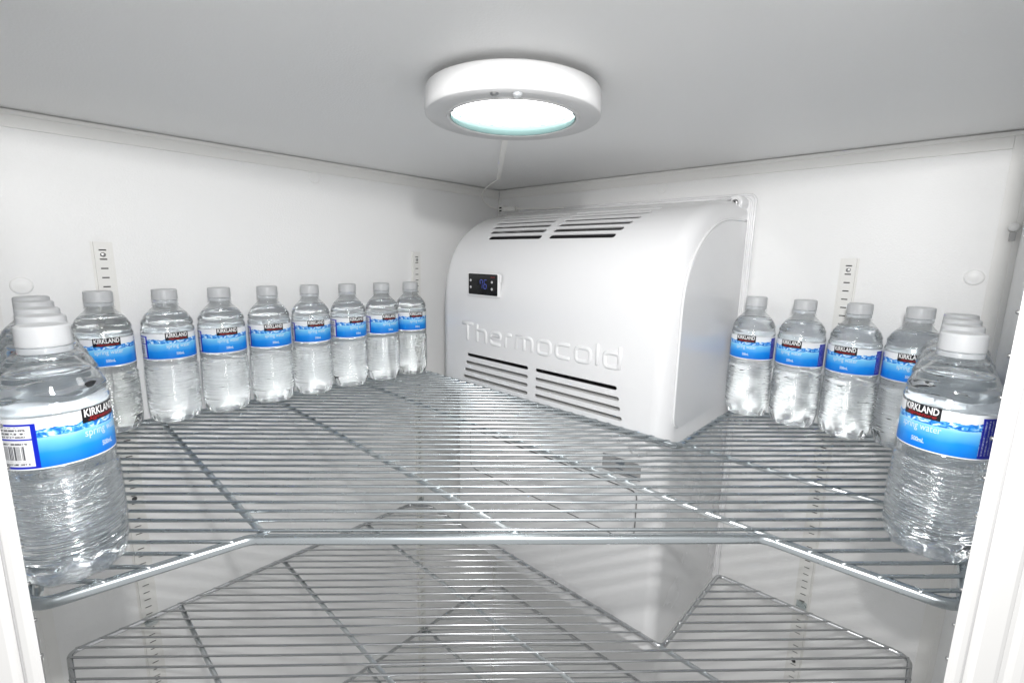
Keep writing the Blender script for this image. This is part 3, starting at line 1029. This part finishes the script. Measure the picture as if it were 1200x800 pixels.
# ------------------------------------------------------------------ ceiling lamp
lamp = empty('ceiling_light', (0.4435, 0.4620, ZC))
seg = 72
hs = MB().lathe([(0.066, 0.0), (0.066, -0.0060), (0.0895, -0.0062), (0.0912, -0.0070), (0.0920, -0.0088), (0.0926, -0.026), (0.0922, -0.0300), (0.0909, -0.0312), (0.0705, -0.0312), (0.0698, -0.0325), (0.0682, -0.0328), (0.0668, -0.0318), (0.0664, -0.024), (0.0664, -0.0195), (0.060, -0.0190)], seg, flip=True)
build(hs, 'housing', M['housing'], lamp, sharp=50)
build(MB().lathe([(0.0663, -0.0205), (0.0655, -0.0205), (0.0651, -0.0245), (0.0655, -0.0312), (0.0660, -0.0315)], seg, flip=True,
                 rfun=lambda r, z, a: (r - 0.0006 * math.sin(26 * a), z)), 'lens_ring', M['lens'], lamp)
build(MB().lathe([(0, -0.0215), (0.0640, -0.0215), (0.0648, -0.0200)], seg, flip=False), 'diffuser', M['diffuser'], lamp)
for da, r_, h_, mt in ((0.02, 0.0050, 0.0042, 'ring'), (-0.24, 0.0042, 0.0030, 'screw')):
    a = PI / 4 + da
    o = build(MB().lathe([(r_, 0), (r_ * 0.92, -h_ * 0.5), (r_ * 0.55, -h_ * 0.9), (0, -h_)], 20, flip=True), 'sensor', M[mt], lamp)
    o.location = (0.0810 * math.cos(a), 0.0810 * math.sin(a), -0.0308)
tag(lamp, 'round white glowing lamp fixed on the ceiling', 'ceiling light')

# raceway, cord and connector
def dirp(a, b, o, z):
    a, b = Vector(a), Vector(b)
    d = (b - a).normalized()
    n_ = Vector((-d.y, d.x))
    return [tuple(a + n_ * o), tuple(a - n_ * o), tuple(b - n_ * o), tuple(b + n_ * o)]
rp = dirp((0.39, 0.405), (0.070, 0.067), 0.0042, 0)
rw = MB().prism(rp[::-1], ZC - 0.0075, ZC + 0.0005)
tag(build(rw, 'cable_raceway', M['cord']), 'narrow straight cable duct running across the ceiling from the lamp', 'cable duct')
mids = [(0.074, 0.070, 0.4325), (0.060, 0.054, 0.4305), (0.034, 0.006, 0.4285), (0.014, -0.036, 0.4225), (-0.002, -0.062, 0.4110), (-0.020, -0.072, 0.3985), (-0.040, -0.069, 0.3885), (-0.0585, -0.058, 0.3825), (-0.060, -0.048, 0.3818)]
def catmull3(p, n_=6):
    out = []
    for i in range(len(p) - 1):
        a, b, c, d = p[max(i - 1, 0)], p[i], p[i + 1], p[min(i + 2, len(p) - 1)]
        for k in range(n_):
            t = k / n_
            out.append(tuple(0.5 * (2 * b[j] + (c[j] - a[j]) * t + (2 * a[j] - 5 * b[j] + 4 * c[j] - d[j]) * t * t + (3 * b[j] - a[j] - 3 * c[j] + d[j]) * t ** 3) for j in range(3)))
    out.append(p[-1])
    return out
tag(build(MB().tube(catmull3(mids), 0.0014, 8), 'power_cord', M['cord']), 'thin white lamp cord looping down from the ceiling corner', 'cord')
pc = empty('cord_connector', (-0.060, -0.034, 0.3815))
build(MB().box((-0.009, -0.020, -0.007), (0.009, -0.002, 0.0085)), 'plug', M['standard'], pc)
build(MB().box((-0.007, -0.0018, -0.0055), (0.0075, 0.036, 0.0055)), 'socket', M['standard'], pc)
for dz in (-0.004, 0.0035):
    build(MB().box((0.0091, -0.015, dz - 0.0018), (0.0100, -0.007, dz + 0.0018)), 'contact', M['dark'], pc)
build(MB().tube([(0, 0.036, -0.001), (0.0, 0.06, -0.002), (-0.004, 0.085, -0.002), (-0.010, 0.12, -0.004), (-0.018, 0.17, -0.004)], 0.0016, 8), 'lead', M['cord'], pc)
tag(pc, 'small white cable connector lying on the flange above the cooling unit', 'connector')

# little bracket on the edge of the corner trim
bk = empty('wall_bracket', (XW + 0.009, 0.8765, 0.312))
build(MB().lathe([(0.0075, -0.002), (0.0075, 0.006), (0.006, 0.009), (0, 0.0095)], 20), 'cap', M['capbtn'], bk).rotation_euler = (0, PI / 2, 0)
build(MB().box((-0.002, -0.004, -0.0235), (0.006, 0.004, -0.009)), 'latch', M['grille_w'], bk)
bk.scale = (0.75, 0.75, 0.75)
tag(bk, 'small white knob with a grey latch on the corner trim', 'bracket')

# ------------------------------------------------------------------ water bottles
rib_z = [0.0240, 0.0292, 0.0345, 0.0395, 0.0448, 0.0498, 0.0550, 0.0602, 0.0654, 0.0706, 0.0758, 0.0808]
def smooth(a, b, x):
    t = min(1, max(0, (x - a) / (b - a)))
    return t * t * (3 - 2 * t)
base_prof = [(0.0, 0.0075), (0.010, 0.0055), (0.018, 0.0030), (0.0225, 0.0008), (0.0250, 0.0), (0.0272, 0.0006), (0.0295, 0.0030), (0.0312, 0.0070), (0.0322, 0.0115), (0.0328, 0.0165)]
z = 0.0195
while z < 0.0855:
    base_prof.append((0.0330, z))
    z += 0.0009
base_prof += [(0.0326, 0.0862), (0.0316, 0.0874), (0.0309, 0.0885), (0.0309, 0.0897), (0.0315, 0.0915), (0.0320, 0.094), (0.0322, 0.097), (0.0322, 0.0990), (0.0316, 0.0996), (0.0316, 0.1394), (0.0322, 0.1400),
              (0.03235, 0.1418), (0.0322, 0.1436), (0.0316, 0.1452), (0.03105, 0.1466), (0.0311, 0.1480), (0.0312, 0.1492), (0.0314, 0.1510), (0.0313, 0.1530), (0.0308, 0.1553), (0.0300, 0.1577), (0.0288, 0.1603), (0.0273, 0.1628), (0.0255, 0.1654), (0.0235, 0.1680), (0.0212, 0.1705), (0.0189, 0.1729), (0.0168, 0.1752), (0.0152, 0.1772), (0.0142, 0.1788)]
neck_prof = [(0.0162, 0.1792), (0.0164, 0.1800), (0.0160, 0.1808), (0.0136, 0.1812), (0.0132, 0.1830), (0.0132, 0.1980)]
ph = [random.uniform(0, 2 * PI) for _ in range(16)]
def bottle_r(r, z, a):
    # petals at the foot
    f = (1 - smooth(0.010, 0.021, z)) * smooth(0.0, 0.006, z + 0.003) * smooth(0.018, 0.028, r)
    r -= f * 0.0022 * (0.5 + 0.5 * math.cos(10 * a)) ** 2
    dz = 0.0
    # pinched, wavering ribs
    if 0.019 < z < 0.086:
        d = 0.0
        for i, rz in enumerate(rib_z):
            zz = rz + 0.0004 * math.sin(2 * a + ph[i]) + 0.00012 * math.sin(5 * a + ph[i] * 2)
            dep = 0.0022 * (0.75 + 0.25 * math.sin(3 * a + ph[i] * 3))
            d += dep * math.exp(-((z - zz) / 0.00085) ** 2)
        r -= d
        r += 0.0005 * math.sin(PI * (z - 0.02) / 0.066)
        r += 0.00022 * math.sin(4 * a + 60 * z + ph[14]) * math.sin(90 * z)
    # rolling groove on the shoulder
    if 0.1398 < z < 0.176:
        zz = 0.1492 + 0.0023 * math.sin(4 * a + 0.6)
        r -= 0.0011 * math.exp(-((z - zz) / 0.0017) ** 2)
        zz = 0.1590 + 0.0016 * math.sin(4 * a + 2.4)
        r -= 0.0006 * math.exp(-((z - zz) / 0.0016) ** 2)
    if 0.088 < z < 0.099:
        r += 0.00012 * math.sin(7 * a + ph[15])
    return r, z + dz
SEG = 72
WL = 0.1690
th = 0.0005
body = MB()
body.lathe(base_prof + neck_prof + [(0.0121, 0.1982)], SEG, rfun=bottle_r)
inner_up = [(0.0121, 0.1982), (0.0121, 0.1830), (0.0125, 0.1806), (0.0136, 0.1790)] + [(r - th, z) for r, z in reversed(base_prof) if z > WL - 0.0005]
rev = inner_up[::-1]
body.lathe(rev, SEG, rfun=bottle_r, flip=True)
body_me = body.mesh('body', M['pet'])
wp = [(max(r - th, 0.0), z + (th if z < 0.012 else 0)) for r, z in base_prof if z <= WL + 0.0003]
water = MB().lathe(wp, SEG, rfun=bottle_r)
rl, zl = wp[-1]
water.lathe([(rl, zl), (rl - 0.0009, zl - 0.0006), (rl * 0.6, zl - 0.0009), (0, zl - 0.0009)], SEG, mi=1, rfun=lambda r, z, a: bottle_r(r, z, a) if r > rl - 1e-6 else (r, z))
water_me = water.mesh('water', [M['water_side'], M['water_top']])
bm = bmesh.new(); bm.from_mesh(water_me); bmesh.ops.remove_doubles(bm, verts=bm.verts, dist=1e-6); bmesh.ops.recalc_face_normals(bm, faces=bm.faces); bm.to_mesh(water_me); bm.free()

# cap with fine knurling, tamper ring below it
def knurl(r, z, a):
    return (r - (0.00022 if (round(a / (2 * PI) * 120) % 2) and 0.188 < z < 0.2012 and r > 0.0148 else 0.0), z)
cap_me = MB().lathe([(0.0135, 0.1874), (0.0152, 0.1874), (0.01545, 0.1880), (0.01545, 0.1900), (0.0153, 0.2010), (0.0149, 0.2022), (0.0140, 0.2029), (0.0125, 0.2031), (0.0118, 0.2028), (0, 0.2027)], 120, rfun=knurl).mesh('cap', M['cap'], sharp=40)
ring_me = MB().lathe([(0.0138, 0.1822), (0.0149, 0.1822), (0.0151, 0.1830), (0.0150, 0.1864), (0.0138, 0.1868)], 60).mesh('tamper_ring', M['ring'], sharp=50)

# label band with u = angle, v = height
LZ0, LZ1, LR = 0.1000, 0.1390, 0.0321
LSEG, LROW = 96, 6
lab = bpy.data.meshes.new('label')
vs, fs, uvs = [], [], []
for j in range(LROW + 1):
    for k in range(LSEG + 1):
        a = 2 * PI * k / LSEG - PI
        vs.append((LR * math.cos(a), LR * math.sin(a), LZ0 + (LZ1 - LZ0) * j / LROW))
for j in range(LROW):
    for k in range(LSEG):
        a = j * (LSEG + 1) + k
        fs.append((a, a + 1, a + LSEG + 2, a + LSEG + 1))
lab.from_pydata(vs, [], fs)
uvl = lab.uv_layers.new(name='UVMap')
for p in lab.polygons:
    p.use_smooth = True
    for li in p.loop_indices:
        vi = lab.loops[li].vertex_index
        uvl.data[li].uv = ((vi % (LSEG + 1)) / LSEG, (vi // (LSEG + 1)) / LROW)
lab.materials.append(M['label'])

def wrap(vs, fs, r_, deg0, z0):
    """Flat word bent round the bottle: x to the right as seen from outside, y up."""
    out = []
    for x, y in vs:
        a = math.radians(deg0) + x / LR
        out.append((r_ * math.cos(a), r_ * math.sin(a), z0 + y))
    return out, fs
def subdivided(vs, fs, step=0.0012):
    return vs, fs
def width(vs):
    xs = [v[0] for v in vs]
    return min(xs), max(xs)
def word_fit(body_, w_, h_, **kw):
    """Text scaled to an exact width and cap height, centred on x."""
    v, f = text_shape(body_, 1.0, **kw)
    x0, x1 = width(v)
    y1 = max(q[1] for q in v) if h_[1] else 1
    y0 = min(q[1] for q in v)
    return [((x - (x0 + x1) / 2) * w_ / (x1 - x0), (y if not h_[1] else y) * h_[0]) for x, y in v], f
# brand patch
PD = 26.0
patch = MB()
NPX = 14
pv = []
zt, zb_ = 0.1400, 0.1286
for j, z in enumerate((zb_, zt)):
    for k in range(NPX + 1):
        a = math.radians(-PD + 2 * PD * k / NPX)
        pv.append(((LR + 0.00018) * math.cos(a), (LR + 0.00018) * math.sin(a), z))
patch.add(pv, [(k, k + 1, NPX + 2 + k, NPX + 1 + k) for k in range(NPX)], 0, True)
patch_me = patch.mesh('brand_patch', M['black'])
halfw = math.radians(PD) * LR
v, f = word_fit('KIRKLAND', halfw * 2 * 0.90, (0.0086, False), offset=0.022, space=1.0)
bv, bf = wrap(v, f, LR + 0.00032, 0, 0.1333)
brand_me = MB().add(bv, bf, 0, False).mesh('brand_lettering', M['white_print'])
v, f = word_fit('Signature', halfw * 2 * 0.80, (0.0042, False), shear=0.45, offset=0.012)
sv, sf = wrap(v, f, LR + 0.00032, 1, 0.1300)
sig_me = MB().add(sv, sf, 0, False).mesh('script_lettering', M['red_print'])
lm_ = MB()
v, f = word_fit('spring water', halfw * 2 * 1.04, (0.0090, False), offset=0.0)
lm_.add(*wrap(v, f, LR + 0.00025, 2, 0.1178), 0, False)
v, f = word_fit('500mL', 0.0098, (0.0056, False), offset=0.018)
lm_.add(*wrap(v, f, LR + 0.00025, 3, 0.1065), 0, False)
words_me = lm_.mesh('lettering', M['pale_print'])

def bottle(loc, face_deg, label):
    """face_deg: direction the brand mark looks, in degrees from +x."""
    t = empty('water_bottle', loc, math.radians(face_deg))
    t.scale = (1.05, 1.05, 1.0)
    link('body', body_me, t)
    link('water', water_me, t)
    c = link('cap', cap_me, t)
    c.rotation_euler = (0, 0, random.uniform(0, 6))
    link('tamper_ring', ring_me, t)
    l = link('label', lab, t)
    link('brand_patch', patch_me, l)
    link('brand_lettering', brand_me, l)
    link('script_lettering', sig_me, l)
    link('lettering', words_me, l)
    tag(t, label, 'water bottle', 'water bottles on the shelf')
    return t

def toward_cam(x, y, rel):
    """rel > 0 turns the mark to the right as seen from the camera."""
    a = math.degrees(math.atan2(CAM.y - y, CAM.x - x))
    return a + rel
row_l = [(0.226, 22), (0.298, 27), (0.374, 29), (0.449, 15), (0.523, 11), (0.597, 12), (0.670, 18), (0.746, 5)]
lab_l = ['water bottle closest to the cooling unit in the row of eight',
         'second water bottle from the cooling unit in the row of eight, in front of the slotted standard\'s foot',
         'third water bottle from the cooling unit in the row of eight',
         'fourth water bottle from the cooling unit in the row of eight',
         'fifth water bottle from the cooling unit in the row of eight',
         'sixth water bottle from the cooling unit in the row of eight',
         'seventh water bottle from the cooling unit, second from the cluster in the row of eight',
         'water bottle under the slotted standard, partly behind the big bottle with the barcode']
lab_l[1] = 'second water bottle from the cooling unit in the row of eight'
for (x, rel), lb_ in zip(row_l, lab_l):
    bottle((x, -0.048, 0), toward_cam(x, -0.048, rel), lb_)
row_r = [(0.588, -18), (0.660, -23), (0.731, -19), (0.800, -3)]
lab_r = ['water bottle touching the side of the cooling unit in the row of four',
         'second water bottle from the side of the cooling unit in the row of four',
         'third bottle from the cooling unit\'s side, just beneath the slotted standard',
         'fourth bottle of the row of four, half hidden by a big front bottle']
for (y, rel), lb_ in zip(row_r, lab_r):
    bottle((-0.034, y, 0), toward_cam(-0.034, y, rel), lb_)
col_l = [(0.323, 50), (0.252, 40), (0.180, 20), (0.092, -10), (0.018, 30)]
lab_cl = ['big water bottle in front beside the jamb with its barcode showing',
          'bottle directly behind the big barcode bottle, only its cap edge clear',
          'third bottle back from the front in the column behind the barcode bottle',
          'fourth bottle back from the front in the column behind the barcode bottle',
          'rearmost bottle of the column behind the barcode bottle, under the round wall plug']
for (y, rel), lb_ in zip(col_l, lab_cl):
    bottle((0.815 - 0.002 * (y < 0.3), y, 0), toward_cam(0.815, y, rel), lb_)
col_r = [(0.265, -34), (0.194, -30), (0.122, 15), (0.047, -20)]
lab_cr = ['big water bottle in front at the shelf end with dark blue label panel showing',
          'bottle directly behind the big bottle with the dark blue label panel',
          'third bottle back in the column behind the dark blue panel bottle',
          'rearmost bottle of the column behind the dark blue panel bottle']
for (x, rel), lb_ in zip(col_r, lab_cr):
    bottle((x, 0.840, 0), toward_cam(x, 0.840, rel), lb_)
